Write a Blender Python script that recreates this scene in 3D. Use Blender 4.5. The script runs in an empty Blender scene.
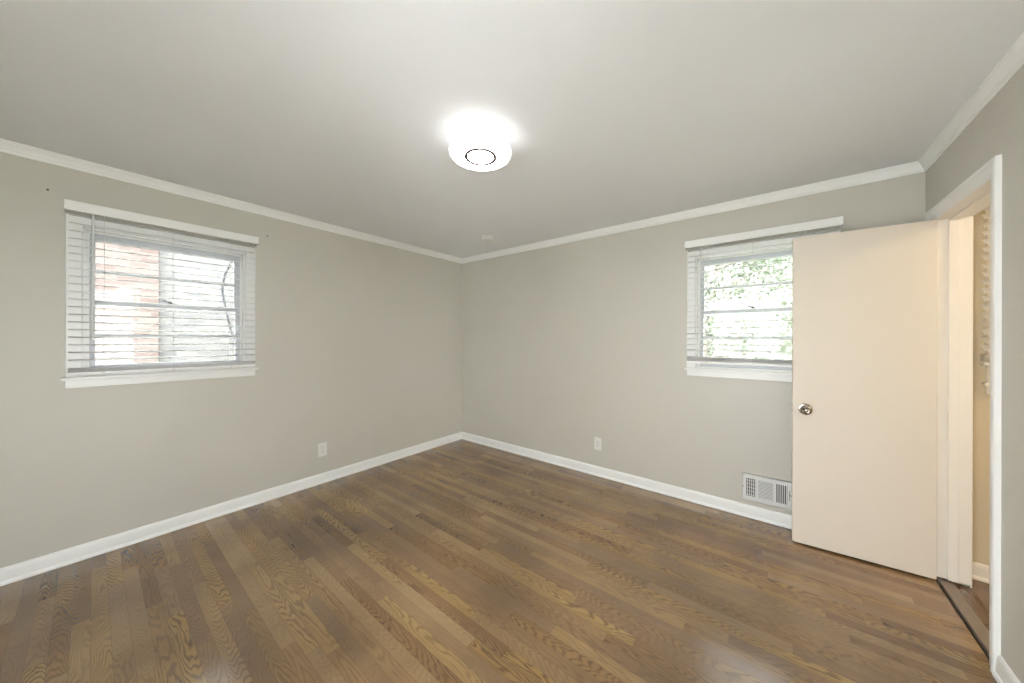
import bpy, bmesh, math, random
from mathutils import Vector, Matrix
random.seed(7)
D = bpy.data
C = bpy.context.scene.collection
PI = math.pi

# ------------------------------------------------------------------ camera
F_PX = 331.29
YAW, ROLL, CAM_H = 0.6675, 0.0027, 1.3606
cam_data = D.cameras.new('camera')
cam = D.objects.new('camera', cam_data)
C.objects.link(cam)
fw = Vector((-math.sin(YAW), math.cos(YAW), 0))
rt = Vector((math.cos(YAW), math.sin(YAW), 0))
up = rt.cross(fw)
r2 = rt * math.cos(ROLL) + up * math.sin(ROLL)
u2 = -rt * math.sin(ROLL) + up * math.cos(ROLL)
M = Matrix(((r2.x, u2.x, -fw.x, 0), (r2.y, u2.y, -fw.y, 0), (r2.z, u2.z, -fw.z, CAM_H), (0, 0, 0, 1)))
cam.matrix_world = M
cam_data.sensor_fit = 'HORIZONTAL'
cam_data.sensor_width = 36
cam_data.lens = F_PX * 36 / 1024
cam_data.shift_y = -2.85 / 1024
cam_data.clip_start = 0.02
bpy.context.scene.camera = cam

# ------------------------------------------------------------------ world, exposure
SKY = 7.0
LAMP = 21.0
SIDE_LAMP = 75.0
SUN = 8.0
world = D.worlds.new('sky')
bpy.context.scene.world = world
world.use_nodes = True
bg = world.node_tree.nodes['Background']
bg.inputs['Color'].default_value = (0.98, 0.98, 1.0, 1)
bg.inputs['Strength'].default_value = SKY
sun_data = D.lights.new('sun', 'SUN'); sun_data.energy = SUN; sun_data.angle = 0.03; sun_data.color = (1.0, 0.96, 0.90)
sun = D.objects.new('sun', sun_data); C.objects.link(sun)
sun.rotation_euler = Vector((0.0, 1.0, 2.6)).to_track_quat('Z', 'Y').to_euler()     # high, from behind the back wall
vs = bpy.context.scene.view_settings
vs.view_transform = 'Standard'
vs.look = 'None'
vs.gamma = 1
vs.use_curve_mapping = False
vs.exposure = 1.04
cy = bpy.context.scene.cycles
cy.sample_clamp_indirect = 6.0
cy.blur_glossy = 1.0
cy.denoising_prefilter = 'ACCURATE'

# ------------------------------------------------------------------ room numbers (metres, camera foot at the origin)
XL, XR, YB, YF, H = -3.330, 0.723, 3.124, -0.80, 2.44
WT = 0.20            # exterior wall
RW = 0.13            # partition to the side room
XS = 2.45            # far side of the side room
YS = 1.20            # near side of the side room
DY0, DY1, DH = 2.345, 2.980, 2.040    # door opening between the jamb faces

# ------------------------------------------------------------------ materials
def new_mat(name):
    m = D.materials.new(name)
    m.use_nodes = True
    return m, m.node_tree, m.node_tree.nodes['Principled BSDF']

def N(nt, t, **kw):
    n = nt.nodes.new(t)
    for k, v in kw.items():
        setattr(n, k, v)
    return n

def math_node(nt, op, a, b=None, c=None):
    n = N(nt, 'ShaderNodeMath', operation=op)
    for i, v in enumerate((a, b, c)):
        if v is None: continue
        if isinstance(v, (int, float)): n.inputs[i].default_value = v
        else: nt.links.new(v, n.inputs[i])
    return n.outputs[0]

def paint(name, col, rough=0.5, bump=0.02, scale=220, var=0.03):
    m, nt, b = new_mat(name)
    tc = N(nt, 'ShaderNodeTexCoord')
    n1 = N(nt, 'ShaderNodeTexNoise'); n1.inputs['Scale'].default_value = scale; n1.inputs['Detail'].default_value = 2
    n2 = N(nt, 'ShaderNodeTexNoise'); n2.inputs['Scale'].default_value = 1.7; n2.inputs['Detail'].default_value = 3
    nt.links.new(tc.outputs['Object'], n1.inputs['Vector']); nt.links.new(tc.outputs['Object'], n2.inputs['Vector'])
    mx = N(nt, 'ShaderNodeMix', data_type='RGBA')
    mx.inputs['A'].default_value = (*[c * (1 - var) for c in col], 1)
    mx.inputs['B'].default_value = (*[min(1, c * (1 + var)) for c in col], 1)
    nt.links.new(n2.outputs['Fac'], mx.inputs['Factor'])
    nt.links.new(mx.outputs['Result'], b.inputs['Base Color'])
    b.inputs['Roughness'].default_value = rough
    bp = N(nt, 'ShaderNodeBump'); bp.inputs['Strength'].default_value = bump; bp.inputs['Distance'].default_value = 0.002
    nt.links.new(n1.outputs['Fac'], bp.inputs['Height']); nt.links.new(bp.outputs['Normal'], b.inputs['Normal'])
    return m

def plain(name, col, rough=0.4, metal=0.0):
    m, nt, b = new_mat(name)
    n = N(nt, 'ShaderNodeTexNoise'); n.inputs['Scale'].default_value = 40
    r = N(nt, 'ShaderNodeMapRange'); r.inputs['To Min'].default_value = rough * 0.9; r.inputs['To Max'].default_value = min(1, rough * 1.1)
    nt.links.new(n.outputs['Fac'], r.inputs['Value']); nt.links.new(r.outputs['Result'], b.inputs['Roughness'])
    b.inputs['Base Color'].default_value = (*col, 1)
    b.inputs['Metallic'].default_value = metal
    return m

def wood_floor(name, along='X', width=0.057, base=((0.122, 0.066, 0.026), (0.410, 0.252, 0.108)), rough=0.17):
    m, nt, b = new_mat(name)
    L = nt.links.new
    tc = N(nt, 'ShaderNodeTexCoord'); sp = N(nt, 'ShaderNodeSeparateXYZ'); L(tc.outputs['Object'], sp.inputs[0])
    u, v = (sp.outputs['X'], sp.outputs['Y']) if along == 'X' else (sp.outputs['Y'], sp.outputs['X'])
    vr = math_node(nt, 'DIVIDE', v, width)
    row = math_node(nt, 'FLOOR', vr)
    fv = math_node(nt, 'FRACT', vr)
    wn = N(nt, 'ShaderNodeTexWhiteNoise', noise_dimensions='1D'); L(row, wn.inputs['W'])
    ln = math_node(nt, 'MULTIPLY_ADD', wn.outputs['Value'], 0.5, 0.55)          # board length of the row
    off = math_node(nt, 'MULTIPLY', wn.outputs['Value'], 37.3)
    ur = math_node(nt, 'ADD', math_node(nt, 'DIVIDE', u, ln), off)
    seg = math_node(nt, 'FLOOR', ur); fu = math_node(nt, 'FRACT', ur)
    cb = N(nt, 'ShaderNodeCombineXYZ'); L(row, cb.inputs[0]); L(seg, cb.inputs[1])
    w2 = N(nt, 'ShaderNodeTexWhiteNoise', noise_dimensions='2D'); L(cb.outputs[0], w2.inputs['Vector'])
    rnd = w2.outputs['Value']; rcol = N(nt, 'ShaderNodeSeparateColor'); L(w2.outputs['Color'], rcol.inputs[0])
    # cathedral grain: nested tongues along each board, bent by noise, other for each board
    gv = N(nt, 'ShaderNodeCombineXYZ')
    L(math_node(nt, 'MULTIPLY', u, 2.6), gv.inputs[0]); L(math_node(nt, 'MULTIPLY', v, 15.0), gv.inputs[1])
    L(math_node(nt, 'MULTIPLY', rnd, 50.0), gv.inputs[2])
    gn = N(nt, 'ShaderNodeTexNoise'); gn.inputs['Scale'].default_value = 1.0; gn.inputs['Detail'].default_value = 3.0
    gn.inputs['Roughness'].default_value = 0.45
    L(gv.outputs[0], gn.inputs['Vector'])
    cc = math_node(nt, 'MULTIPLY_ADD', rcol.outputs['Red'], 0.8, 0.1)
    q = math_node(nt, 'SUBTRACT', fv, cc)
    q2 = math_node(nt, 'MULTIPLY', math_node(nt, 'MULTIPLY', q, q), 34.0)
    au = math_node(nt, 'MULTIPLY', math_node(nt, 'MULTIPLY_ADD', rcol.outputs['Blue'], 2.0, -1.0), 170.0)
    ph = math_node(nt, 'ADD', math_node(nt, 'MULTIPLY', u, au), math_node(nt, 'MULTIPLY_ADD', gn.outputs['Fac'], 58.0, q2))
    s = math_node(nt, 'SINE', ph)
    vein = N(nt, 'ShaderNodeMapRange'); L(s, vein.inputs['Value'])
    vein.inputs['From Min'].default_value = -0.1; vein.inputs['From Max'].default_value = 1.0
    # strength of the veins: strong on some boards, faint on others, and patchy within a board
    pn = N(nt, 'ShaderNodeTexNoise'); pn.inputs['Scale'].default_value = 3.0; pn.inputs['Detail'].default_value = 2; L(gv.outputs[0], pn.inputs['Vector'])
    pn.inputs['Scale'].default_value = 0.8
    vs_ = N(nt, 'ShaderNodeMapRange'); L(rcol.outputs['Green'], vs_.inputs['Value'])
    vs_.inputs['From Min'].default_value = 0.15; vs_.inputs['To Min'].default_value = 0.15; vs_.inputs['To Max'].default_value = 0.95
    veins = math_node(nt, 'MULTIPLY', math_node(nt, 'MULTIPLY', vein.outputs['Result'], vs_.outputs['Result']), math_node(nt, 'MULTIPLY_ADD', pn.outputs['Fac'], 1.6, -0.1))
    # fine pores
    fvn = N(nt, 'ShaderNodeCombineXYZ'); L(math_node(nt, 'MULTIPLY', u, 14.0), fvn.inputs[0]); L(math_node(nt, 'MULTIPLY', v, 420.0), fvn.inputs[1]); L(math_node(nt, 'MULTIPLY', rnd, 9.0), fvn.inputs[2])
    fn = N(nt, 'ShaderNodeTexNoise'); fn.inputs['Scale'].default_value = 1.0; fn.inputs['Detail'].default_value = 3; L(fvn.outputs[0], fn.inputs['Vector'])
    # blotches across boards
    bn = N(nt, 'ShaderNodeTexNoise'); bn.inputs['Scale'].default_value = 1.6; bn.inputs['Detail'].default_value = 4; L(tc.outputs['Object'], bn.inputs['Vector'])
    tone = math_node(nt, 'ADD', math_node(nt, 'MULTIPLY_ADD', w2.outputs['Value'], 0.42, 0.05), math_node(nt, 'MULTIPLY', fn.outputs['Fac'], 0.34))
    tone = math_node(nt, 'ADD', tone, math_node(nt, 'MULTIPLY_ADD', bn.outputs['Fac'], 1.5, -0.66))
    mx = N(nt, 'ShaderNodeMix', data_type='RGBA'); L(tone, mx.inputs['Factor'])
    mx.inputs['A'].default_value = (*base[0], 1); mx.inputs['B'].default_value = (*base[1], 1)
    # slight hue drift between boards
    hs = N(nt, 'ShaderNodeHueSaturation'); L(mx.outputs['Result'], hs.inputs['Color'])
    L(math_node(nt, 'MULTIPLY_ADD', rnd, 0.008, 0.496), hs.inputs['Hue'])
    L(math_node(nt, 'MULTIPLY_ADD', rcol.outputs['Green'], 0.16, 0.92), hs.inputs['Saturation'])
    mv = N(nt, 'ShaderNodeMix', data_type='RGBA'); L(veins, mv.inputs['Factor']); L(hs.outputs['Color'], mv.inputs['A'])
    mv.inputs['B'].default_value = (base[0][0] * .36, base[0][1] * .33, base[0][2] * .28, 1)
    # joints
    ev = math_node(nt, 'MINIMUM', fv, math_node(nt, 'SUBTRACT', 1.0, fv))
    ju = math_node(nt, 'MULTIPLY', math_node(nt, 'MINIMUM', fu, math_node(nt, 'SUBTRACT', 1.0, fu)), ln)
    j = math_node(nt, 'MAXIMUM', math_node(nt, 'LESS_THAN', ev, 0.012), math_node(nt, 'LESS_THAN', ju, 0.0009))
    mj = N(nt, 'ShaderNodeMix', data_type='RGBA'); L(math_node(nt, 'MULTIPLY', j, 0.45), mj.inputs['Factor']); L(mv.outputs['Result'], mj.inputs['A'])
    mj.inputs['B'].default_value = (0.035, 0.022, 0.012, 1)
    L(mj.outputs['Result'], b.inputs['Base Color'])
    rg = math_node(nt, 'ADD', math_node(nt, 'MULTIPLY', bn.outputs['Fac'], 0.04), rough - 0.02)
    L(rg, b.inputs['Roughness'])
    bp = N(nt, 'ShaderNodeBump'); bp.inputs['Strength'].default_value = 0.05; bp.inputs['Distance'].default_value = 0.0006
    hgt = math_node(nt, 'MULTIPLY', math_node(nt, 'ADD', math_node(nt, 'MULTIPLY', veins, 0.3), j), -1.0)
    L(hgt, bp.inputs['Height']); L(bp.outputs['Normal'], b.inputs['Normal'])
    b.inputs['Specular IOR Level'].default_value = 1.0; b.inputs['IOR'].default_value = 1.6
    return m

def glass_mat():
    m = D.materials.new('window_glass'); m.use_nodes = True; nt = m.node_tree; nt.nodes.clear()
    o = N(nt, 'ShaderNodeOutputMaterial'); mx = N(nt, 'ShaderNodeMixShader'); fr = N(nt, 'ShaderNodeFresnel'); fr.inputs['IOR'].default_value = 1.45
    t = N(nt, 'ShaderNodeBsdfTransparent'); t.inputs['Color'].default_value = (0.96, 0.98, 0.97, 1)
    g = N(nt, 'ShaderNodeBsdfGlossy'); g.inputs['Roughness'].default_value = 0.02
    nt.links.new(fr.outputs[0], mx.inputs[0]); nt.links.new(t.outputs[0], mx.inputs[1]); nt.links.new(g.outputs[0], mx.inputs[2]); nt.links.new(mx.outputs[0], o.inputs[0])
    return m

def glow(name, col, strength):
    m, nt, b = new_mat(name)
    b.inputs['Base Color'].default_value = (0.9, 0.9, 0.9, 1)
    b.inputs['Emission Color'].default_value = (*col, 1)
    b.inputs['Emission Strength'].default_value = strength
    n = N(nt, 'ShaderNodeTexNoise'); n.inputs['Scale'].default_value = 30
    r = N(nt, 'ShaderNodeMapRange'); r.inputs['To Min'].default_value = .35; r.inputs['To Max'].default_value = .45
    nt.links.new(n.outputs['Fac'], r.inputs['Value']); nt.links.new(r.outputs['Result'], b.inputs['Roughness'])
    return m

def slat_mat():
    m = D.materials.new('blind_slat_vinyl'); m.use_nodes = True; nt = m.node_tree
    b = nt.nodes['Principled BSDF']; b.inputs['Base Color'].default_value = (0.86, 0.86, 0.85, 1); b.inputs['Roughness'].default_value = 0.4
    n = N(nt, 'ShaderNodeTexNoise'); n.inputs['Scale'].default_value = 12
    r = N(nt, 'ShaderNodeMapRange'); r.inputs['To Min'].default_value = .35; r.inputs['To Max'].default_value = .45
    nt.links.new(n.outputs['Fac'], r.inputs['Value']); nt.links.new(r.outputs['Result'], b.inputs['Roughness'])
    t = N(nt, 'ShaderNodeBsdfTranslucent'); t.inputs['Color'].default_value = (0.92, 0.92, 0.92, 1); mx = N(nt, 'ShaderNodeMixShader'); mx.inputs[0].default_value = 0.62
    out = nt.nodes['Material Output']
    nt.links.new(b.outputs[0], mx.inputs[1]); nt.links.new(t.outputs[0], mx.inputs[2]); nt.links.new(mx.outputs[0], out.inputs[0])
    return m

def brick_mat(name, c1, c2, mortar):
    m, nt, b = new_mat(name)
    tc = N(nt, 'ShaderNodeTexCoord'); sp = N(nt, 'ShaderNodeSeparateXYZ'); nt.links.new(tc.outputs['Object'], sp.inputs[0])
    cb = N(nt, 'ShaderNodeCombineXYZ'); nt.links.new(math_node(nt, 'ADD', sp.outputs['X'], sp.outputs['Y']), cb.inputs[0]); nt.links.new(sp.outputs['Z'], cb.inputs[1])
    br = N(nt, 'ShaderNodeTexBrick'); br.inputs['Scale'].default_value = 1.0
    br.inputs['Brick Width'].default_value = 0.215; br.inputs['Row Height'].default_value = 0.072; br.inputs['Mortar Size'].default_value = 0.006
    br.inputs['Color1'].default_value = (*c1, 1); br.inputs['Color2'].default_value = (*c2, 1); br.inputs['Mortar'].default_value = (*mortar, 1)
    nt.links.new(cb.outputs[0], br.inputs['Vector']); nt.links.new(br.outputs['Color'], b.inputs['Base Color'])
    b.inputs['Roughness'].default_value = 0.85
    return m

MW = paint('wall_paint_greige', (0.60, 0.575, 0.518), 0.42, 0.05)
MC = paint('ceiling_paint', (0.85, 0.86, 0.885), 0.75, 0.05, 160)
MT = paint('trim_paint_white', (0.90, 0.90, 0.89), 0.32, 0.01, 60, 0.01)
MTC = paint('trim_paint_cream', (0.88, 0.84, 0.78), 0.35, 0.01, 60, 0.01)
MDOOR = paint('door_paint_cream', (0.78, 0.71, 0.625), 0.45, 0.03, 300, 0.015)
MSW = paint('wall_paint_beige', (0.70, 0.61, 0.45), 0.5, 0.05)
MFL = wood_floor('oak_strip_floor')
MFS = wood_floor('oak_strip_floor_side_room', 'Y', 0.057, ((0.10, 0.055, 0.032), (0.20, 0.115, 0.065)))
MTH = wood_floor('threshold_wood', 'Y', 0.3, ((0.13, 0.10, 0.08), (0.24, 0.185, 0.145)), 0.4)
MSUB = plain('dark_subfloor', (0.03, 0.02, 0.012), 0.8)
MGL = glass_mat()
MSL = slat_mat()
MCORD = plain('blind_cord', (0.75, 0.74, 0.72), 0.8)
MWAND = plain('wand_plastic', (0.78, 0.78, 0.78), 0.25)
MNI = plain('satin_nickel', (0.42, 0.38, 0.33), 0.25, 1.0)
MBR = plain('aged_bronze', (0.13, 0.12, 0.12), 0.4, 0.8)
MPL = plain('white_plastic', (0.80, 0.79, 0.76), 0.35)
MDK = plain('dark_slot', (0.03, 0.03, 0.03), 0.7)
MDUCT = plain('duct_shadow_grey', (0.06, 0.06, 0.065), 0.7)
MREG = plain('register_enamel', (0.80, 0.80, 0.80), 0.35)
MCAB = plain('cable_rubber_grey', (0.16, 0.16, 0.18), 0.6)
MSASH = paint('sash_paint_backlit_grey', (0.62, 0.64, 0.68), 0.4, 0.01, 60, 0.01)  # white sashes; their backlit shade is put into this grey-blue colour

# ------------------------------------------------------------------ helpers
def link(name, bm, m, parent=None, base=(0, 0, 0), smooth=False):
    if any(base): bmesh.ops.translate(bm, verts=bm.verts, vec=[-c for c in base])
    bmesh.ops.recalc_face_normals(bm, faces=bm.faces)
    me = D.meshes.new(name); bm.to_mesh(me); bm.free()
    me.materials.append(m)
    if smooth:
        for p in me.polygons: p.use_smooth = True
        me.set_sharp_from_angle(angle=math.radians(35))
    o = D.objects.new(name, me); C.objects.link(o)
    if parent: o.parent = parent
    return o

def empty(name, loc=(0, 0, 0), rz=0):
    o = D.objects.new(name, None); C.objects.link(o)
    o.empty_display_size = 0.05
    o.location = loc; o.rotation_euler = (0, 0, rz)
    return o

def tag(o, label, cat, group=None, kind=None):
    o['label'] = label; o['category'] = cat
    if group: o['group'] = group
    if kind: o['kind'] = kind
    return o

def box(bm, a, b, bev=0):
    x0, x1 = sorted((a[0], b[0])); y0, y1 = sorted((a[1], b[1])); z0, z1 = sorted((a[2], b[2]))
    v = [bm.verts.new(p) for p in ((x0, y0, z0), (x1, y0, z0), (x1, y1, z0), (x0, y1, z0), (x0, y0, z1), (x1, y0, z1), (x1, y1, z1), (x0, y1, z1))]
    fs = [bm.faces.new([v[i] for i in q]) for q in ((0, 3, 2, 1), (4, 5, 6, 7), (0, 1, 5, 4), (1, 2, 6, 5), (2, 3, 7, 6), (3, 0, 4, 7))]
    if bev:
        es = list({e for f in fs for e in f.edges})
        bmesh.ops.bevel(bm, geom=es, offset=bev, segments=2, affect='EDGES', profile=0.5)

def lathe(bm, prof, centre, axis='Z', n=48, close=False):
    """prof: list of (radius, height along the axis)."""
    cx, cy, cz = centre; rings = []
    for r, h in prof:
        if r < 1e-6:
            p = {'Z': (cx, cy, cz + h), 'Y': (cx, cy + h, cz), 'X': (cx + h, cy, cz)}[axis]
            rings.append([bm.verts.new(p)]); continue
        ring = []
        for i in range(n):
            a = 2 * PI * i / n; c, s = r * math.cos(a), r * math.sin(a)
            p = {'Z': (cx + c, cy + s, cz + h), 'Y': (cx + c, cy + h, cz + s), 'X': (cx + h, cy + c, cz + s)}[axis]
            ring.append(bm.verts.new(p))
        rings.append(ring)
    for A, B in zip(rings, rings[1:]):
        for i in range(n):
            j = (i + 1) % n
            if len(A) == 1 and len(B) == 1: continue
            if len(A) == 1: bm.faces.new((A[0], B[i], B[j]))
            elif len(B) == 1: bm.faces.new((A[i], A[j], B[0]))
            else: bm.faces.new((A[i], A[j], B[j], B[i]))
    return bm

def tube(bm, pts, r, n=8):
    pts = [Vector(p) for p in pts]; rings = []
    for i, p in enumerate(pts):
        d = (pts[min(i + 1, len(pts) - 1)] - pts[max(i - 1, 0)]).normalized()
        a = d.orthogonal().normalized() if i == 0 else (rings_ref - d * rings_ref.dot(d)).normalized()
        rings_ref = a; b = d.cross(a)
        rr = r[i] if isinstance(r, (list, tuple)) else r
        rings.append([bm.verts.new(p + a * rr * math.cos(2 * PI * k / n) + b * rr * math.sin(2 * PI * k / n)) for k in range(n)])
    for A, B in zip(rings, rings[1:]):
        for k in range(n): bm.faces.new((A[k], A[(k + 1) % n], B[(k + 1) % n], B[k]))
    bm.faces.new(rings[0][::-1]); bm.faces.new(rings[-1])

def sweep(bm, prof, path, closed=False):
    """prof: (offset, height) pairs; path: list of (origin, miter vector per unit offset, up vector)."""
    rings = [[bm.verts.new(Vector(o) + Vector(m) * a + Vector(u) * h) for a, h in prof] for o, m, u in path]
    n = len(prof)
    for A, B in zip(rings, rings[1:]):
        for k in range(n): bm.faces.new((A[k], A[(k + 1) % n], B[(k + 1) % n], B[k]))
    bm.faces.new(rings[0][::-1]); bm.faces.new(rings[-1])

# ------------------------------------------------------------------ the setting
def wall(name, boxes, m, label):
    bm = bmesh.new()
    for a, b in boxes: box(bm, a, b)
    o = link(name, bm, m)
    return tag(o, label, 'wall', kind='structure')

# openings: (low u, high u, low z, high z)
LW = (-0.035, 0.763, 1.122, 2.040)            # left wall, along y
BW = (-0.508, 0.291, 1.122, 2.040)            # back wall, along x
SW = (1.005, 1.805, 1.122, 2.040)             # side room, along x
def wall_with_hole(along, lo, hi, plane0, plane1, hole):
    u0, u1, z0, z1 = hole
    parts = [(lo, u0, 0, H), (u1, hi, 0, H), (u0, u1, 0, z0), (u0, u1, z1, H)]
    out = []
    for a, b, c, d in parts:
        if along == 'y': out.append(((plane0, a, c), (plane1, b, d)))
        else: out.append(((a, plane0, c), (b, plane1, d)))
    return out
wall('wall_left', wall_with_hole('y', YF, YB, XL - WT, XL, LW), MW, 'greige painted wall with the wider framed window')
wall('wall_back', wall_with_hole('x', XL - WT, XR + RW / 2, YB, YB + WT, BW), MW, 'greige painted wall behind the open cream door')
GX0, GX1, GZ = -0.95, 0.15, 2.10    # opening for the added glazed door behind the viewer
RY0, RY1 = -0.55, 0.45            # opening for the added glazed doors beside the viewer
wall('wall_right', [((XR, YF, 0), (XR + RW, RY0, H)), ((XR, RY1, 0), (XR + RW, DY0 - 0.02, H)), ((XR, RY0, GZ), (XR + RW, RY1, H)), ((XR, DY1 + 0.02, 0), (XR + RW, YB, H)), ((XR, DY0 - 0.02, DH + 0.02), (XR + RW, DY1 + 0.02, H))], MW, 'greige painted wall with the doorway in it')
wall('wall_front', [((XL - WT, YF - 0.12, 0), (GX0, YF, H)), ((GX1, YF - 0.12, 0), (XR + RW, YF, H)), ((GX0, YF - 0.12, GZ), (GX1, YF, H))], MW, 'greige painted wall behind the viewer')
wall('wall_side_room_back', wall_with_hole('x', XR + RW / 2, XS, YB, YB + WT, SW), MSW, 'beige wall of the room through the doorway')
wall('wall_side_room_right', [((XS, YS, 0), (XS + 0.1, YB + WT, H))], MSW, 'far beige side wall of the room through the doorway')
wall('wall_side_room_front', [((XR + RW, YS - 0.1, 0), (XS + 0.1, YS, H))], MSW, 'near beige wall of the room through the doorway')

bm = bmesh.new(); box(bm, (XL - WT, YF - 0.12, -0.025), (XR, YB + WT, 0))
tag(link('floor', bm, MFL), 'brown oak strip floor with swirling dark grain', 'floor', kind='structure')
bm = bmesh.new(); box(bm, (XR + 0.015, DY0 - 0.02, -0.018), (0.793, DY1 + 0.02, 0.006), 0.002)
tag(link('trim_4', bm, MTH), 'dark grey-brown wooden threshold board in the doorway', 'threshold', kind='structure')
bm = bmesh.new(); box(bm, (0.793, YS - 0.1, -0.025), (XS + 0.1, YB + WT, 0.0))
tag(link('floor_side_room', bm, MFS), 'reddish brown wood floor beyond the doorway', 'floor', kind='structure')
bm = bmesh.new(); box(bm, (XR, YS, -0.05), (0.80, YB, -0.0255))
tag(link('floor_subfloor', bm, MSUB), 'dark bare wood in the gap before the threshold', 'floor', kind='structure')
bm = bmesh.new(); box(bm, (XL - WT, YF - 0.12, H), (XS + 0.1, YB + WT, H + 0.08))
tag(link('ceiling', bm, MC), 'flat white painted ceiling', 'ceiling', kind='structure')

# crown and baseboards run along a wall with mitred inside corners
CROWN = [(0, 0), (0.036, 0), (0.036, -0.006), (0.031, -0.009), (0.030, -0.014), (0.025, -0.020), (0.019, -0.030), (0.014, -0.040), (0.012, -0.045), (0.008, -0.047), (0.0075, -0.055), (0.006, -0.060), (0.0, -0.062)]
BASE = [(0, 0), (0.021, 0), (0.021, 0.007), (0.018, 0.015), (0.0135, 0.021), (0.0125, 0.045), (0.0115, 0.070), (0.0095, 0.080), (0.006, 0.088), (0.002, 0.0915), (0, 0.092)]
def molding(name, prof, A, B, inward, mA, mB, m, label, cat, z):
    A = Vector(A); B = Vector(B); d = (B - A).normalized(); n = Vector(inward)
    bm = bmesh.new()
    sweep(bm, prof, [((A.x, A.y, z), n + d * mA, (0, 0, 1)), ((B.x, B.y, z), n - d * mB, (0, 0, 1))])
    return tag(link(name, bm, m), label, cat, kind='structure')
corners = dict(lf=(XL, YF, 0), lb=(XL, YB, 0), rb=(XR, YB, 0), rf=(XR, YF, 0))
runs = [('left', 'lf', 'lb', (1, 0, 0)), ('back', 'lb', 'rb', (0, -1, 0)), ('right', 'rb', 'rf', (-1, 0, 0)), ('front', 'rf', 'lf', (0, 1, 0))]
for k, (side, a, b, n) in enumerate(runs):
    molding('trim_%d' % (k + 5), CROWN, corners[a], corners[b], n, 1, 1, MT, 'white crown molding along the top of the %s wall' % side, 'crown molding', H)
molding('baseboard_left', BASE, corners['lf'], corners['lb'], (1, 0, 0), 1, 1, MT, 'white baseboard along the wall with the left window', 'baseboard', 0)
molding('baseboard_back', BASE, corners['lb'], corners['rb'], (0, -1, 0), 1, 1, MT, 'white baseboard under the wall register', 'baseboard', 0)
molding('baseboard_right', BASE, (XR, DY0 - 0.077, 0), (XR, RY1, 0), (-1, 0, 0), 0, 0, MT, 'white baseboard right of the doorway', 'baseboard', 0)
molding('baseboard_side_room', BASE, (XR + RW, YB, 0), (XS, YB, 0), (0, -1, 0), 0, 0, MTC, 'cream baseboard seen through the doorway', 'baseboard', 0)

# ------------------------------------------------------------------ door frame (jamb, stops, casing)
frame = empty('trim_1', (XR, DY1, 0))
tag(frame, 'white casing and cream jamb around the doorway', 'door frame', kind='structure')
FB = (XR, DY1, 0)
bm = bmesh.new(); box(bm, (XR - 0.001, DY1, 0.016), (XR + RW + 0.001, DY1 + 0.02, DH + 0.02)); box(bm, (0.772, DY1 - 0.011, 0.014), (0.808, DY1, DH - 0.011), 0.0015)
link('side_jamb', bm, MTC, frame, FB)
bm = bmesh.new(); box(bm, (XR - 0.001, DY0 - 0.02, 0.006), (XR + RW + 0.001, DY0, DH + 0.02)); box(bm, (0.772, DY0, 0.006), (0.808, DY0 + 0.011, DH - 0.011), 0.0015)
link('side_jamb', bm, MTC, frame, FB)
bm = bmesh.new(); box(bm, (XR - 0.001, DY0, DH), (XR + RW + 0.001, DY1, DH + 0.02)); box(bm, (0.772, DY0, DH - 0.011), (0.808, DY1, DH), 0.0015)
link('head_jamb', bm, MTC, frame, FB)
CAS = [(0, 0), (0.0, -0.0055), (0.004, -0.0075), (0.022, -0.0085), (0.034, -0.0115), (0.043, -0.0155), (0.047, -0.0160), (0.049, -0.0185), (0.064, -0.0190), (0.069, -0.0160), (0.070, 0)]   # (away from the opening, towards the room)
def casing_run(bm, prof, u0, u1, z0, z1, at, bottom=True):
    """mitred casing left, head, right of an opening; at(u, out, z) -> world."""
    U = lambda a, b, c: Vector(at(a, b, c)) - Vector(at(0, 0, 0))
    for q in ([((u0, z0), (-1, 0)), ((u0, z1), (-1, 1)), ((u1, z1), (1, 1)), ((u1, z0), (1, 0))],):
        sweep(bm, prof, [(Vector(at(p[0], 0, p[1])), U(m[0], 0, m[1]), U(0, 1, 0)) for p, m in q])
bm = bmesh.new()
casing_run(bm, CAS, DY0 - 0.006, DY1 + 0.006, 0.0, DH, lambda u, o, z: (XR + o, u, z))
link('casing', bm, MT, frame, FB)
bm = bmesh.new()
casing_run(bm, CAS, DY0 - 0.006, DY1 + 0.006, 0.0, DH, lambda u, o, z: (XR + RW - o, u, z))
link('casing', bm, MTC, frame, FB)
bm = bmesh.new(); box(bm, (XR + 0.006, DY0, 0.875), (XR + 0.034, DY0 + 0.0015, 0.935), 0.0005)
o = link('strike_plate', bm, MNI, frame, FB); o['label'] = 'nickel strike plate'

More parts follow.
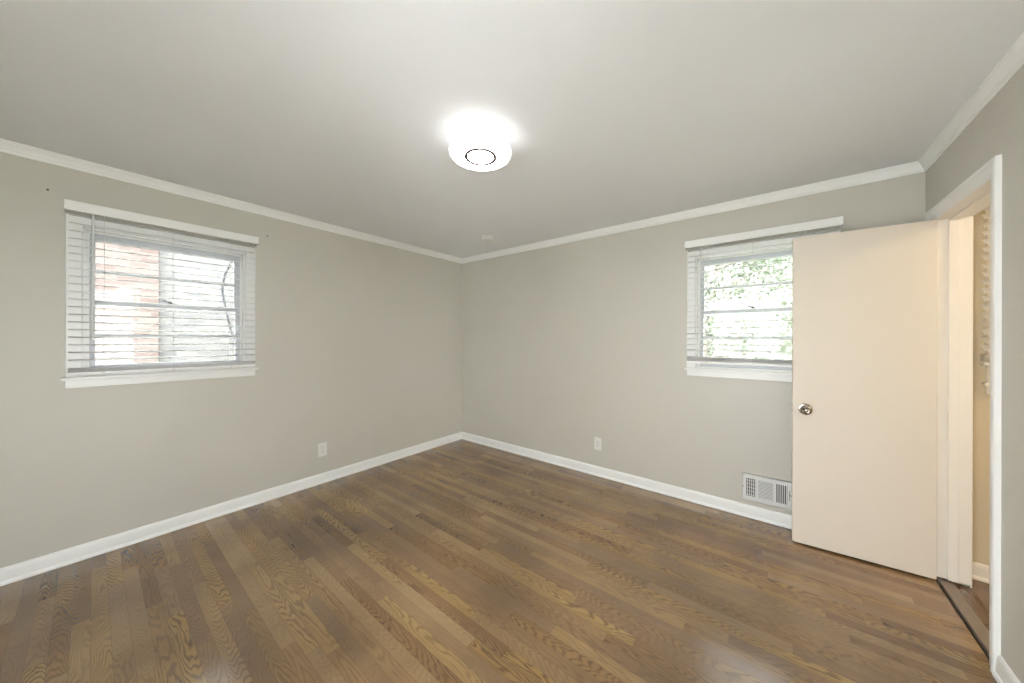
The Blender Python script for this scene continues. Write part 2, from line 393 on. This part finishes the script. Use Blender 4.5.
# ------------------------------------------------------------------ the open door, hinged at the corner of the jamb
PIN = (0.7155, 2.979)
ANG = math.radians(3.1)
door = empty('door_1', (PIN[0], PIN[1], 0.0), ANG)
tag(door, 'cream flush door standing open almost flat to the back wall', 'door', kind='structure')
W_D, T_D = 0.623, 0.035
bm = bmesh.new(); box(bm, (-W_D + 0.008, -T_D - 0.006, 0.013), (0.006, -0.006, 2.0365), 0.0015)
link('door_panel', bm, MDOOR, door)
kx, kz = -W_D + 0.008 + 0.062, 0.903
def knob(yface, sgn):
    bm = bmesh.new()
    lathe(bm, [(0, 0), (0.032, 0), (0.0325, 0.003), (0.030, 0.007), (0.024, 0.009), (0.020, 0.0095), (0.013, 0.010)], (0, 0, 0), 'Y', 40)
    rose = bm
    for v in rose.verts: v.co.y *= sgn; v.co += Vector((kx, yface, kz))
    bk = bmesh.new()
    lathe(bk, [(0.0115, 0.009), (0.0105, 0.018), (0.012, 0.026), (0.020, 0.032), (0.0262, 0.040), (0.0272, 0.048), (0.0262, 0.055), (0.022, 0.060), (0.0165, 0.062), (0.015, 0.0605), (0.0115, 0.0600), (0.010, 0.0615), (0.006, 0.0640), (0, 0.0645)], (0, 0, 0), 'Y', 40)
    for v in bk.verts: v.co.y *= sgn; v.co += Vector((kx, yface, kz))
    for bb in (rose, bk):
        for v in bb.verts: v.co.x = kx + (v.co.x - kx) * 1.12; v.co.z = kz + (v.co.z - kz) * 1.12
    k = link('door_knob', bk, MNI, door, smooth=True); k['label'] = 'satin nickel round knob'
    link('rose', rose, MNI, k, smooth=True)
knob(-T_D - 0.006, -1); knob(-0.006, 1)
bm = bmesh.new(); box(bm, (-W_D + 0.008 - 0.001, -T_D + 0.001, kz - 0.028), (-W_D + 0.009, -0.013, kz + 0.028))
box(bm, (-W_D - 0.004, -0.030, kz - 0.007), (-W_D + 0.009, -0.018, kz + 0.009), 0.002)
o = link('latch', bm, MNI, door); o['label'] = 'nickel latch bolt in the door edge'
for hz in (0.23, 1.770):
    bm = bmesh.new()
    tube(bm, [(0.0125, -0.0055, hz), (0.0125, -0.0055, hz + 0.089)], 0.0050, 12)
    link('hinge', bm, MTC, door, smooth=True)
    bm = bmesh.new(); box(bm, (XR, DY1 - 0.0025, hz), (XR + 0.031, DY1, hz + 0.089), 0.0008)
    for dz, dx in ((0.014, 0.016), (0.045, 0.022), (0.075, 0.016)):
        lathe(bm, [(0, -0.0033), (0.0035, -0.0030), (0.0035, 0)], (XR + dx, DY1 - 0.0008, hz + dz), 'Y', 10)
    link('hinge_leaf', bm, MTC, frame, FB)

# ------------------------------------------------------------------ windows
WCAS = [(0, 0), (0, -0.014), (0.003, -0.017), (0.060, -0.017), (0.063, -0.014), (0.063, 0)]
def make_window(n, hole, origin, rz, m_in, label, cx_label):
    """local frame: x along the wall, -y into the room, z up; origin at the middle of the opening."""
    u0, u1, z0, z1 = hole; w = (u1 - u0) / 2; B = (0, 0, z0)
    root = empty('window_%d' % n, (origin[0], origin[1], z0), rz)
    tag(root, label, 'window', kind='structure')
    bm = bmesh.new()
    # jamb liner, inner stops, parting stops, outside frame
    for s in (-1, 1):
        box(bm, (s * w, 0, z0), (s * (w - 0.012), WT, z1))
        box(bm, (s * (w - 0.012), 0.030, z0), (s * (w - 0.026), 0.045, z1), 0.002)
        box(bm, (s * (w - 0.012), 0.130, z0), (s * (w - 0.024), 0.150, z1), 0.002)
    box(bm, (-w, 0, z1 - 0.012), (w, WT, z1)); box(bm, (-w + .012, 0.030, z1 - 0.026), (w - .012, 0.045, z1 - 0.012), 0.002)
    box(bm, (-w, 0.02, z0), (w, WT + 0.03, z0 + 0.012))
    link('window_frame', bm, m_in, root, B)
    bm = bmesh.new(); casing_run(bm, WCAS, -w, w, z0, z1, lambda a, o, z: (a, o, z))
    link('casing', bm, m_in, root, B)
    bm = bmesh.new(); box(bm, (-w - 0.078, -0.045, z0 - 0.020), (w + 0.078, -0.0005, z0), 0.004); box(bm, (-w + 0.001, -0.001, z0 - 0.0002), (w - 0.001, 0.046, z0 + 0.0122), 0.001)
    link('stool', bm, m_in, root, B)
    bm = bmesh.new(); box(bm, (-w - 0.063, -0.016, z0 - 0.067), (w + 0.063, 0, z0 - 0.020), 0.002)
    link('apron', bm, m_in, root, B)
    zm = 1.585; st = 0.036; wi = w - 0.013
    def sash(name, ya, yb, za, zb, rb, rtop, mz):
        bm = bmesh.new()
        box(bm, (-wi, ya, za), (-wi + st, yb, zb), 0.002); box(bm, (wi - st, ya, za), (wi, yb, zb), 0.002)
        box(bm, (-wi + st, ya, za), (wi - st, yb, za + rb), 0.002); box(bm, (-wi + st, ya, zb - rtop), (wi - st, yb, zb), 0.002)
        box(bm, (-wi + st, ya + 0.004, mz - 0.011), (wi - st, yb - 0.004, mz + 0.011), 0.003)
        s = link(name, bm, MSASH, root, B)
        bm = bmesh.new(); ym = (ya + yb) / 2
        box(bm, (-wi + st - 0.004, ym - 0.0015, za + rb - 0.004), (wi - st + 0.004, ym + 0.0015, mz - 0.010)); box(bm, (-wi + st - 0.004, ym - 0.0015, mz + 0.010), (wi - st + 0.004, ym + 0.0015, zb - rtop + 0.004))
        link('glass_pane', bm, MGL, s, B)
        return s
    lower = sash('lower_sash', 0.047, 0.082, z0 + 0.013, zm + 0.014, 0.050, 0.030, 1.372)
    upper = sash('upper_sash', 0.090, 0.125, zm - 0.014, z1 - 0.012, 0.030, 0.040, 1.787)
    bm = bmesh.new()
    lx = -0.015
    box(bm, (lx - 0.030, 0.052, zm + 0.014), (lx + 0.030, 0.078, zm + 0.018), 0.001)
    lathe(bm, [(0, 0.017), (0.008, 0.016), (0.012, 0.010), (0.013, 0.003)], (lx, 0.066, zm + 0.014), 'Z', 14)
    tube(bm, [(lx, 0.064, zm + 0.028), (lx - 0.020, 0.052, zm + 0.030), (lx - 0.040, 0.046, zm + 0.040)], [0.005, 0.004, 0.0035], 8)
    o = link('sash_lock', bm, MBR, lower, B, smooth=True); o['label'] = 'dark metal sash lock'
    return root

make_window(1, LW, (XL, (LW[0] + LW[1]) / 2), PI / 2, MT, 'white double-hung window in the left wall looking onto pale brick', '')
make_window(2, BW, ((BW[0] + BW[1]) / 2, YB), 0, MT, 'white double-hung window partly behind the open door, green leaves outside', '')
make_window(3, SW, ((SW[0] + SW[1]) / 2, YB), 0, MTC, 'cream framed window of the side room seen through the doorway', '')

# unseen glazed doors, added for daylight: behind the viewer and in the right wall
def added_glazed_door(n, loc, rz, w, label):
    pg = empty('window_%d' % n, loc, rz); tag(pg, label, 'window', kind='structure')
    bm = bmesh.new(); h = w / 2
    for x in (-h, -0.03, h - 0.06): box(bm, (x, -0.03, 0), (x + 0.06, 0.03, GZ), 0.003)
    for x0, x1 in ((-h + .06, -0.03), (0.03, h - .06)):
        box(bm, (x0, -0.03, 0), (x1, 0.03, 0.06), 0.003); box(bm, (x0, -0.03, GZ - 0.06), (x1, 0.03, GZ), 0.003)
    link('window_frame', bm, MT, pg)
    bm = bmesh.new(); box(bm, (-h + 0.03, -0.002, 0.03), (h - 0.03, 0.002, GZ - 0.03)); link('glass_pane', bm, MGL, pg)
added_glazed_door(4, ((GX0 + GX1) / 2, YF - 0.06, 0), 0, GX1 - GX0, 'white-framed glazed door added behind the viewer for daylight')
added_glazed_door(5, (XR + RW / 2, (RY0 + RY1) / 2, 0), PI / 2, RY1 - RY0, 'white-framed glazed doors added in the right wall beside the viewer for daylight')
bm = bmesh.new(); box(bm, (XL - WT, YB + WT, H + 0.01), (XS + 0.1, YB + WT + 0.60, H + 0.08))  # unseen overhang, added to keep the sun off the back windows
tag(link('sun_shade_eave', bm, MT), 'white roof eave added above the back windows to shade them from the sun', 'eave', kind='structure')

# ------------------------------------------------------------------ blinds
PITCH = 0.0457
def make_blind(origin, rz, half, z_rail, n_stack, wand_u, wand_z, ladders, label, back=0.019, tilt=7.0, zlev=1.361):
    B = (0, 0, z_rail)
    root = empty('venetian_blind', (origin[0], origin[1], z_rail), rz)
    tag(root, label, 'window blind', 'white slatted blinds on the windows')
    depth = 0.050; yc = -(back + depth / 2); yf = -(back + depth)
    vz0, vz1 = 2.113, 2.170
    # valance: front board with short returns and a small lip
    bm = bmesh.new(); vf = yf - 0.011
    box(bm, (-half - 0.012, vf, vz0), (half + 0.012, vf + 0.010, vz1), 0.002)
    for s in (-1, 1): box(bm, (s * (half + 0.012), vf + 0.009, vz0), (s * (half + 0.006), -0.0015, vz1), 0.0015)
    o = link('valance', bm, MT, root, B)
    bm = bmesh.new(); box(bm, (-half, yf + 0.003, 2.128), (half, -back + 0.010, 2.166), 0.002)
    for s in (-1, 1): box(bm, (s * (half - 0.03), -back + 0.010, 2.140), (s * half, -0.001, 2.160))
    link('headrail', bm, MT, root, B)
    # slats: slightly crowned, about 2 inches deep
    def slat(bm, zc, tl):
        m = 5; t = 0.0030; ca, sa = math.cos(tl), math.sin(tl); rows = []
        for sx in (-half + 0.004, half - 0.004):
            top, bot = [], []
            for i in range(m):
                q = -1 + 2 * i / (m - 1); yy = q * depth / 2; zz = 0.0022 * (1 - q * q)
                for lst, dz in ((top, t / 2), (bot, -t / 2)):
                    lst.append(bm.verts.new((sx, yc + yy * ca - (zz + dz) * sa, zc + yy * sa + (zz + dz) * ca)))
            rows.append((top, bot))
        (t0, b0), (t1, b1) = rows
        for i in range(m - 1):
            bm.faces.new((t0[i], t1[i], t1[i + 1], t0[i + 1])); bm.faces.new((b0[i], b0[i + 1], b1[i + 1], b1[i]))
            for tt, bb in rows: bm.faces.new((tt[i], tt[i + 1], bb[i + 1], bb[i]))
        for i in (0, m - 1): bm.faces.new((t0[i], b0[i], b1[i], t1[i]))
    bm = bmesh.new(); zs = []
    z_top_stack = z_rail + 0.021
    for i in range(n_stack): slat(bm, z_top_stack + 0.004 + i * 0.0065, 0)
    zlow = z_top_stack + n_stack * 0.0065
    k = -10
    while True:
        z = zlev + k * PITCH; k += 1
        if z < zlow + 0.014: continue
        if z > 2.118: break
        slat(bm, z, math.radians(tilt)); zs.append(z)
    link('slats', bm, MSL, root, B)
    bm = bmesh.new(); box(bm, (-half + 0.002, yc - 0.026, z_rail), (half - 0.002, yc + 0.026, z_rail + 0.020), 0.005)
    link('bottom_rail', bm, MT, root, B)
    for u in ladders:
        bm = bmesh.new()
        for yy in (yf - 0.0015, -back + 0.0015):
            tube(bm, [(u, yy, z_rail + 0.004), (u, yy, 2.15)], 0.0009, 6)
        for z in zs: tube(bm, [(u, yf - 0.0015, z - 0.003), (u, -back + 0.0015, z - 0.003)], 0.0006, 5)
        link('ladder_cord', bm, MCORD, root, B)
        bm = bmesh.new(); lathe(bm, [(0, -0.0035), (0.006, -0.003), (0.0075, 0.0), (0.0075, 0.001)], (u, yc - 0.026, z_rail + 0.011), 'Y', 14)
        box(bm, (u - 0.009, yf - 0.004, z_rail - 0.003), (u + 0.009, yf + 0.02, z_rail))
        link('cord_button', bm, MPL, root, B)
    bm = bmesh.new()
    wy = yf - 0.014
    tube(bm, [(wand_u, wy + 0.012, 2.150), (wand_u, wy + 0.004, 2.110), (wand_u, wy, 2.098)], 0.0025, 8)
    tube(bm, [(wand_u, wy, 2.104), (wand_u, wy, 2.096), (wand_u, wy, wand_z + 0.03), (wand_u, wy, wand_z)], [0.003, 0.0052, 0.0052, 0.0064], 6)
    link('tilt_wand', bm, MWAND, root, B)
    return root
lc = (LW[0] + LW[1]) / 2; bc = (BW[0] + BW[1]) / 2; sc = (SW[0] + SW[1]) / 2
make_blind((XL, lc), PI / 2, 0.454, 1.134, 3, 0.004 - lc, 1.352, [0.048 - lc, 0.352 - lc, 0.664 - lc], 'white slatted blind over the left window, tilt wand at its left')
make_blind((bc, YB), 0, 0.457, 1.163, 5, -0.462 - bc, 1.346, [-0.416 - bc, -0.120 - bc, 0.176 - bc], 'white slatted blind on the back wall, its right part behind the open door')
make_blind((sc - 0.004, YB), 0, 0.487, 1.218, 6, 0.30, 1.40, [-0.36, 0, 0.36], 'cream-lit slatted blind seen edge-on through the doorway', back=0.022, tilt=38)

# ------------------------------------------------------------------ ceiling light
CL = (-1.235, 1.290)
lamp = empty('ceiling_light', (CL[0], CL[1], H))
tag(lamp, 'round white flush-mount ceiling light, lit, with a thin chrome ring', 'ceiling light')
BL = (CL[0], CL[1], H); c0 = (CL[0], CL[1], 0)
bm = bmesh.new(); lathe(bm, [(0.0, 2.4398), (0.066, 2.4398), (0.066, 2.408), (0.134, 2.404), (0.134, 2.396), (0.128, 2.394), (0, 2.394)], c0, n=64)
link('mounting_pan', bm, glow('lamp_pan_glow', (1.0, 0.985, 0.965), LAMP * 0.012), lamp, BL, smooth=True)
bm = bmesh.new(); lathe(bm, [(0.0, 2.3935), (0.140, 2.3935), (0.143, 2.390), (0.143, 2.385), (0.150, 2.382), (0.152, 2.378), (0.152, 2.374), (0.160, 2.371), (0.165, 2.364), (0.166, 2.355), (0.163, 2.345), (0.1575, 2.3405), (0.155, 2.3395), (0.0, 2.3395)], c0, n=64)
link('rim', bm, glow('lamp_rim', (1.0, 0.985, 0.965), LAMP * 0.045), lamp, BL, smooth=True)
bm = bmesh.new(); lathe(bm, [(0.0, 2.339), (0.154, 2.339), (0.148, 2.3370), (0.14, 2.3360), (0, 2.335)], c0, n=64)
link('diffuser', bm, glow('lamp_diffuser', (1.0, 0.985, 0.965), LAMP), lamp, BL, smooth=True)
bm = bmesh.new()
pr = [(0.078 + 0.0095 * math.cos(a), 2.3335 + 0.0050 * math.sin(a)) for a in [2 * PI * i / 10 for i in range(11)]]
lathe(bm, pr, c0, n=64)
o = link('trim_ring', bm, plain('ring_metal', (0.075, 0.052, 0.048), 0.9, 0.0), lamp, BL, smooth=True); o['label'] = 'thin reddish chrome ring'

# smoke detector
SD = (-2.384, 2.608)
sm = empty('smoke_detector', (SD[0], SD[1], H))
tag(sm, 'small round white smoke detector on the ceiling near the far corner', 'smoke detector')
BS = (SD[0], SD[1], H); s0 = (SD[0], SD[1], 0)
bm = bmesh.new(); lathe(bm, [(0, 2.4398), (0.066, 2.4398), (0.066, 2.430), (0.060, 2.428), (0.050, 2.427), (0.050, 2.415), (0, 2.415)], s0, n=40); link('base', bm, MPL, sm, BS, smooth=True)
bm = bmesh.new(); lathe(bm, [(0, 2.414), (0.054, 2.416), (0.062, 2.414), (0.065, 2.408), (0.060, 2.400), (0.040, 2.396), (0, 2.395)], s0, n=40); link('cover', bm, MPL, sm, BS, smooth=True)
for k in range(10):
    bm = bmesh.new()
    a = 2 * PI * k / 10 + 0.3; c, s = math.cos(a), math.sin(a)
    tube(bm, [(SD[0] + 0.058 * c, SD[1] + 0.058 * s, 2.4295), (SD[0] + 0.058 * c, SD[1] + 0.058 * s, 2.412)], 0.004, 6)
    link('vent_rib', bm, MPL, sm, BS)

# ------------------------------------------------------------------ outlets
def rounded(bm, cx, cz, w, h, r, y0, y1, n=5):
    pts = []
    for (sx, sz, a0) in ((1, 1, 0), (-1, 1, PI / 2), (-1, -1, PI), (1, -1, 3 * PI / 2)):
        for i in range(n + 1):
            a = a0 + PI / 2 * i / n
            pts.append((cx + sx * (w / 2 - r) + r * math.cos(a), cz + sz * (h / 2 - r) + r * math.sin(a)))
    A = [bm.verts.new((x, y0, z)) for x, z in pts]; Bv = [bm.verts.new((x, y1, z)) for x, z in pts]
    bm.faces.new(A[::-1]); bm.faces.new(Bv)
    for i in range(len(pts)):
        j = (i + 1) % len(pts); bm.faces.new((A[i], A[j], Bv[j], Bv[i]))
def make_outlet(loc, rz, label):
    root = empty('wall_outlet', loc, rz); tag(root, label, 'outlet', 'wall outlets')
    bm = bmesh.new(); box(bm, (-0.039, -0.006, -0.063), (0.039, -0.0003, 0.063), 0.0025); link('cover_plate', bm, MPL, root)
    for s in (1, -1):
        bm = bmesh.new(); rounded(bm, 0, s * 0.0215, 0.034, 0.029, 0.010, -0.0078, -0.0055)
        so = link('socket', bm, MPL, root)
        bm = bmesh.new()
        box(bm, (-0.0085, -0.0085, s * 0.0215 - 0.001), (-0.0060, -0.0072, s * 0.0215 + 0.008)); box(bm, (0.0060, -0.0085, s * 0.0215 + 0.0), (0.0085, -0.0072, s * 0.0215 + 0.007))
        rounded(bm, 0, s * 0.0215 - 0.0075, 0.005, 0.005, 0.0024, -0.0085, -0.0072, 3)
        o = link('slots', bm, MDK, so); o['label'] = 'dark socket slots'
    bm = bmesh.new(); lathe(bm, [(0, -0.0080), (0.0025, -0.0075), (0.0032, -0.0060)], (0, 0, 0), 'Y', 12)
    link('screw', bm, MNI, root)
make_outlet((XL, 1.346, 0.313), PI / 2, 'white duplex outlet low on the wall with the left window')
make_outlet((-1.368, YB, 0.316), 0, 'white duplex outlet low on the back wall, left of the register')

# ------------------------------------------------------------------ wall register
RX, RZ = -0.033, 0.2305
reg = empty('wall_register', (RX, YB, RZ - 0.101)); tag(reg, 'white metal wall register above the baseboard beside the door edge', 'air vent')
BR = (RX, YB, RZ - 0.101)
x0, x1, z0, z1 = -0.187, 0.124, RZ - 0.101, RZ + 0.101
secs = [(-0.160, -0.101), (-0.087, 0.003), (0.016, 0.083)]
za, zb = RZ - 0.068, RZ + 0.068
bm = bmesh.new()
ya, yb_ = YB - 0.009, YB - 0.0055
box(bm, (x0, ya, z0), (x1, yb_, za)); box(bm, (x0, ya, zb), (x1, yb_, z1))
xs = [x0] + [v for s in secs for v in s] + [x1]
for i in range(0, len(xs), 2): box(bm, (xs[i], ya, za), (xs[i + 1], yb_, zb))
# returned rim
box(bm, (x0, ya, z0), (x0 + 0.004, YB - 0.0003, z1)); box(bm, (x1 - 0.004, ya, z0), (x1, YB - 0.0003, z1)); box(bm, (x0, ya, z0), (x1, YB - 0.0003, z0 + 0.004)); box(bm, (x0, ya, z1 - 0.004), (x1, YB - 0.0003, z1))
link('face_plate', bm, MREG, reg, BR)
bm = bmesh.new(); box(bm, (x0 + 0.005, YB - 0.002, z0 + 0.005), (x1 - 0.005, YB - 0.0005, z1 - 0.005)); o = link('duct_backing', bm, MDUCT, reg, BR); o['label'] = 'flat dark sheet in place of the shaded duct behind the grille'  # no hollow behind: the duct's shade is put into this dark sheet
bm = bmesh.new()
a, b = secs[0]
for k in range(5):
    x = a + (b - a) * (k + 0.7) / 5
    box(bm, (x - 0.0022, ya - 0.001, za), (x + 0.0022, yb_ + 0.002, zb))
for k in range(5):
    z = za + (zb - za) * (k + 0.5) / 5
    box(bm, (a, yb_ + 0.0003, z - 0.005), (b, yb_ + 0.002, z - 0.002))
link('grille', bm, MREG, reg, BR)
bm = bmesh.new(); a, b = secs[1]
for k in range(14):
    z = za + (zb - za) * (k + 0.5) / 14
    box(bm, (a, ya + 0.0005, z - 0.0031), (b, yb_, z + 0.0031))
link('grille', bm, MREG, reg, BR)
bm = bmesh.new(); a, b = secs[2]
for k in range(6):
    x = a + (b - a) * (k + 0.2) / 5.6
    box(bm, (x - 0.0025, ya - 0.001, za), (x + 0.0025, yb_, zb))
link('grille', bm, MREG, reg, BR)
bm = bmesh.new(); box(bm, (0.0925, ya - 0.001, RZ - 0.035), (0.0955, ya + 0.001, RZ + 0.035)); 
o = link('lever_slot', bm, MDK, reg, BR); o['label'] = 'dark slot of the damper lever'
bm = bmesh.new(); tube(bm, [(0.094, ya, RZ + 0.012), (0.098, ya - 0.012, RZ + 0.012), (0.106, ya - 0.020, RZ + 0.006)], 0.0025, 8)
link('damper_lever', bm, MNI, reg, BR)
for sx in (x0 + 0.011, x1 - 0.011):
    bm = bmesh.new(); lathe(bm, [(0, -0.0025), (0.003, -0.002), (0.004, 0)], (sx, ya, RZ), 'Y', 10); o = link('screw', bm, MBR, reg, BR)

# ------------------------------------------------------------------ nail holes / screws left in the walls
def nail(loc, rz, label):
    bm = bmesh.new(); lathe(bm, [(0, -0.0040), (0.0035, -0.0035), (0.0055, -0.0015), (0.0055, -0.0002), (0, -0.0002)], (0, 0, 0), 'Y', 12)
    o = link('wall_screw', bm, MBR, smooth=True); o.location = loc; o.rotation_euler = (0, 0, rz)
    tag(o, label, 'screw', 'screws left in the wall beside the left window')
nail((XL, -0.160, 2.224), PI / 2, 'small dark screw head in the wall, up left of the left window')
nail((XL, 0.911, 2.216), PI / 2, 'small dark screw head in the wall, right of the left window blind')

# ------------------------------------------------------------------ cable outside the left window
bm = bmesh.new()
ctrl = [(0.715, 2.02), (0.690, 1.964), (0.650, 1.860), (0.634, 1.740), (0.648, 1.619), (0.678, 1.463), (0.703, 1.344), (0.716, 1.248), (0.722, 1.20)]
pts = []
for i in range(len(ctrl) - 1):
    p0 = Vector(ctrl[max(i - 1, 0)]); p1 = Vector(ctrl[i]); p2 = Vector(ctrl[i + 1]); p3 = Vector(ctrl[min(i + 2, len(ctrl) - 1)])
    for k in range(5):
        t = k / 5
        q = 0.5 * ((2 * p1) + (p2 - p0) * t + (2 * p0 - 5 * p1 + 4 * p2 - p3) * t * t + (3 * p1 - p0 - 3 * p2 + p3) * t ** 3)
        pts.append((XL - 0.160, q.x * 1.03, (q.y - CAM_H) * 1.03 + CAM_H))
tube(bm, pts, 0.008, 10)
tag(link('cable', bm, MCAB, smooth=True), 'dark grey cable hanging in a curve behind the left window', 'cable')

# ------------------------------------------------------------------ outside, left: neighbouring brick houses
bm = bmesh.new(); box(bm, (-12, -9, -1.0), (-7.2, 0.62, 2.9)); 
h1 = link('brick_house', bm, brick_mat('pale_pink_brick', (0.088, 0.063, 0.058), (0.122, 0.104, 0.098), (0.115, 0.11, 0.105)))
tag(h1, 'pale pinkish brick house seen through the left half of the left window', 'house', 'brick houses outside')
bm = bmesh.new(); box(bm, (-12.3, -9.3, 2.88), (-6.9, 0.62, 3.02)); link('eave', bm, MT, h1)
bm = bmesh.new(); box(bm, (-13, 0.63, -1.0), (-7.28, 9, 2.9))
h2 = link('brick_house', bm, brick_mat('pale_grey_brick', (0.088, 0.088, 0.093), (0.120, 0.118, 0.116), (0.115, 0.115, 0.115)))
tag(h2, 'pale grey brick house seen through the right half of the left window', 'house', 'brick houses outside')
bm = bmesh.new(); box(bm, (-13.3, 0.90, 2.88), (-7.15, 9.3, 3.02)); link('eave', bm, MT, h2)
bm = bmesh.new(); box(bm, (-30, -20, -1.1), (30, 40, -1.0))
tag(link('ground', bm, paint('pale_ground', (0.42, 0.45, 0.34), 0.9, 0.3, 6)), 'pale ground outside the house', 'ground', kind='structure')

bm = bmesh.new(); box(bm, (-6, -9, -0.99), (8, YF - 0.13, -0.12)); box(bm, (XR + RW + 0.01, YF - 0.13, -0.99), (8, YS - 0.11, -0.12))  # unseen slab, added to bounce daylight up to the ceiling
tag(link('added_patio', bm, paint('pale_concrete', (0.85, 0.85, 0.84), 0.9, 0.2, 8)), 'pale concrete slab added outside to bounce daylight in, behind and beside the viewer', 'added_patio', kind='structure')

# outside, right: leafy trees close to the window
MLF = paint('leaf_green', (0.055, 0.075, 0.045), 0.6, 0.1, 30, 0.25)
MBK = paint('bark_grey', (0.16, 0.14, 0.13), 0.8, 0.3, 30, 0.1)
def make_tree(loc, height, spread, n_leaf, seed, label):
    rnd = random.Random(seed)
    root = empty('tree', (loc[0], loc[1], -1.0)); tag(root, label, 'tree', 'trees outside the back window')
    bm = bmesh.new(); tips = []
    tube(bm, [(0, 0, 0), (0.05, 0.02, height * 0.3), (-0.02, 0.05, height * 0.6), (0.03, 0, height)], [0.06, 0.045, 0.03, 0.008], 8)
    for k in range(26):
        z = height * rnd.uniform(0.25, 0.95); a = rnd.uniform(0, 2 * PI); l = spread * rnd.uniform(0.5, 1.0)
        p = Vector((0, 0, z)); pts = [p.copy()]; rr = [0.011]
        for q in range(5):
            p = p + Vector((math.cos(a) * l / 5, math.sin(a) * l / 5, l * 0.07 * (2 - q * 0.6))); a += rnd.uniform(-0.35, 0.35); pts.append(p.copy()); rr.append(0.010 - q * 0.0018)
            if q > 0: tips.append(p.copy())
        tube(bm, pts, rr, 5)
        for q in (2, 3, 4):
            b0 = pts[q]; a2 = a + rnd.choice((-1, 1)) * rnd.uniform(0.5, 1.3); l2 = rnd.uniform(0.2, 0.5)
            e = b0 + Vector((math.cos(a2) * l2, math.sin(a2) * l2, rnd.uniform(-0.1, 0.25))); tube(bm, [b0, (b0 + e) / 2 + Vector((0, 0, .03)), e], [0.007, 0.005, 0.002], 4)
            tips += [e, (b0 + e) / 2]
    link('trunk', bm, MBK, root)
    bm = bmesh.new()
    for k in range(n_leaf):
        c = rnd.choice(tips) + Vector([rnd.gauss(0, 0.17) for _ in range(3)])
        d = Vector([rnd.gauss(0, 1) for _ in range(3)]).normalized(); s = d.orthogonal().normalized(); L_ = rnd.uniform(0.05, 0.10); w_ = L_ * 0.32
        nrm = d.cross(s) * (w_ * 0.35)
        v = [bm.verts.new(c), bm.verts.new(c + d * L_ * .45 + s * w_ + nrm), bm.verts.new(c + d * L_), bm.verts.new(c + d * L_ * .45 - s * w_ + nrm)]
        m_ = bm.verts.new(c + d * L_ * .5)
        for i in range(4): bm.faces.new((v[i], v[(i + 1) % 4], m_))
    me = D.meshes.new('foliage'); bm.to_mesh(me); bm.free(); me.materials.append(MLF)
    o = D.objects.new('foliage', me); C.objects.link(o); o.parent = root; o['kind'] = 'stuff'
make_tree((-0.9, 6.2), 4.6, 1.5, 6500, 3, 'leafy green tree outside the back window, at its left')
make_tree((1.3, 9.2), 4.9, 1.8, 5500, 5, 'sparser leafy tree outside the back window, towards the door')

# a clipped hedge far behind the trees
def hedge_mat():
    m, nt, b = new_mat('pale_hedge_leaves')
    tc = N(nt, 'ShaderNodeTexCoord'); v = N(nt, 'ShaderNodeTexVoronoi'); v.inputs['Scale'].default_value = 7.0; nt.links.new(tc.outputs['Object'], v.inputs['Vector'])
    n = N(nt, 'ShaderNodeTexNoise'); n.inputs['Scale'].default_value = 1.4; n.inputs['Detail'].default_value = 4; nt.links.new(tc.outputs['Object'], n.inputs['Vector'])
    r = N(nt, 'ShaderNodeValToRGB'); r.color_ramp.elements[0].position = 0.30; r.color_ramp.elements[0].color = (0.085, 0.110, 0.072, 1); r.color_ramp.elements[1].position = 0.62; r.color_ramp.elements[1].color = (0.27, 0.275, 0.255, 1)
    nt.links.new(math_node(nt, 'ADD', math_node(nt, 'MULTIPLY', v.outputs['Distance'], 0.55), math_node(nt, 'MULTIPLY', n.outputs['Fac'], 0.65)), r.inputs[0])
    nt.links.new(r.outputs[0], b.inputs['Base Color']); b.inputs['Roughness'].default_value = 0.8
    return m
rnd = random.Random(11)
bm = bmesh.new(); nx, nz, L0, L1 = 110, 26, -9.0, 7.0
def bump(i, k): return 0.10 * math.sin(i * 0.9 + k * 1.3) + rnd.uniform(-0.09, 0.09)
front = [[bm.verts.new((L0 + (L1 - L0) * i / nx, 12.5 + bump(i, k), -1.0 + 5.0 * k / nz)) for k in range(nz + 1)] for i in range(nx + 1)]
back = [[bm.verts.new((L0 + (L1 - L0) * i / nx, 14.0 + (bump(i, k)), -1.0 + 5.0 * k / nz)) for k in (0, nz)] for i in range(nx + 1)]
for i in range(nx):
    for k in range(nz): bm.faces.new((front[i][k], front[i + 1][k], front[i + 1][k + 1], front[i][k + 1]))
    bm.faces.new((front[i][nz], front[i + 1][nz], back[i + 1][1], back[i][1])); bm.faces.new((back[i][0], back[i][1], back[i + 1][1], back[i + 1][0]))
tag(link('hedge', bm, hedge_mat()), 'tall pale green hedge far outside the back window', 'hedge')

# ------------------------------------------------------------------ side room lamp (its warm light is what the doorway shows)
sl = empty('ceiling_light', (1.95, 2.45, H)); tag(sl, 'warm round ceiling light of the side room, out of sight past the doorway', 'ceiling light')
bm = bmesh.new(); lathe(bm, [(0, H - 0.0005), (0.10, H - 0.0005), (0.10, H - 0.02), (0, H - 0.02)], (1.95, 2.45, 0), n=40); link('mounting_pan', bm, MPL, sl, (1.95, 2.45, H), smooth=True)
bm = bmesh.new(); lathe(bm, [(0, H - 0.021), (0.095, H - 0.021), (0.10, H - 0.035), (0.095, H - 0.06), (0.07, H - 0.085), (0, H - 0.10)], (1.95, 2.45, 0), n=40)
link('diffuser', bm, glow('side_lamp_glow', (1.0, 0.80, 0.52), SIDE_LAMP), sl, (1.95, 2.45, H), smooth=True)
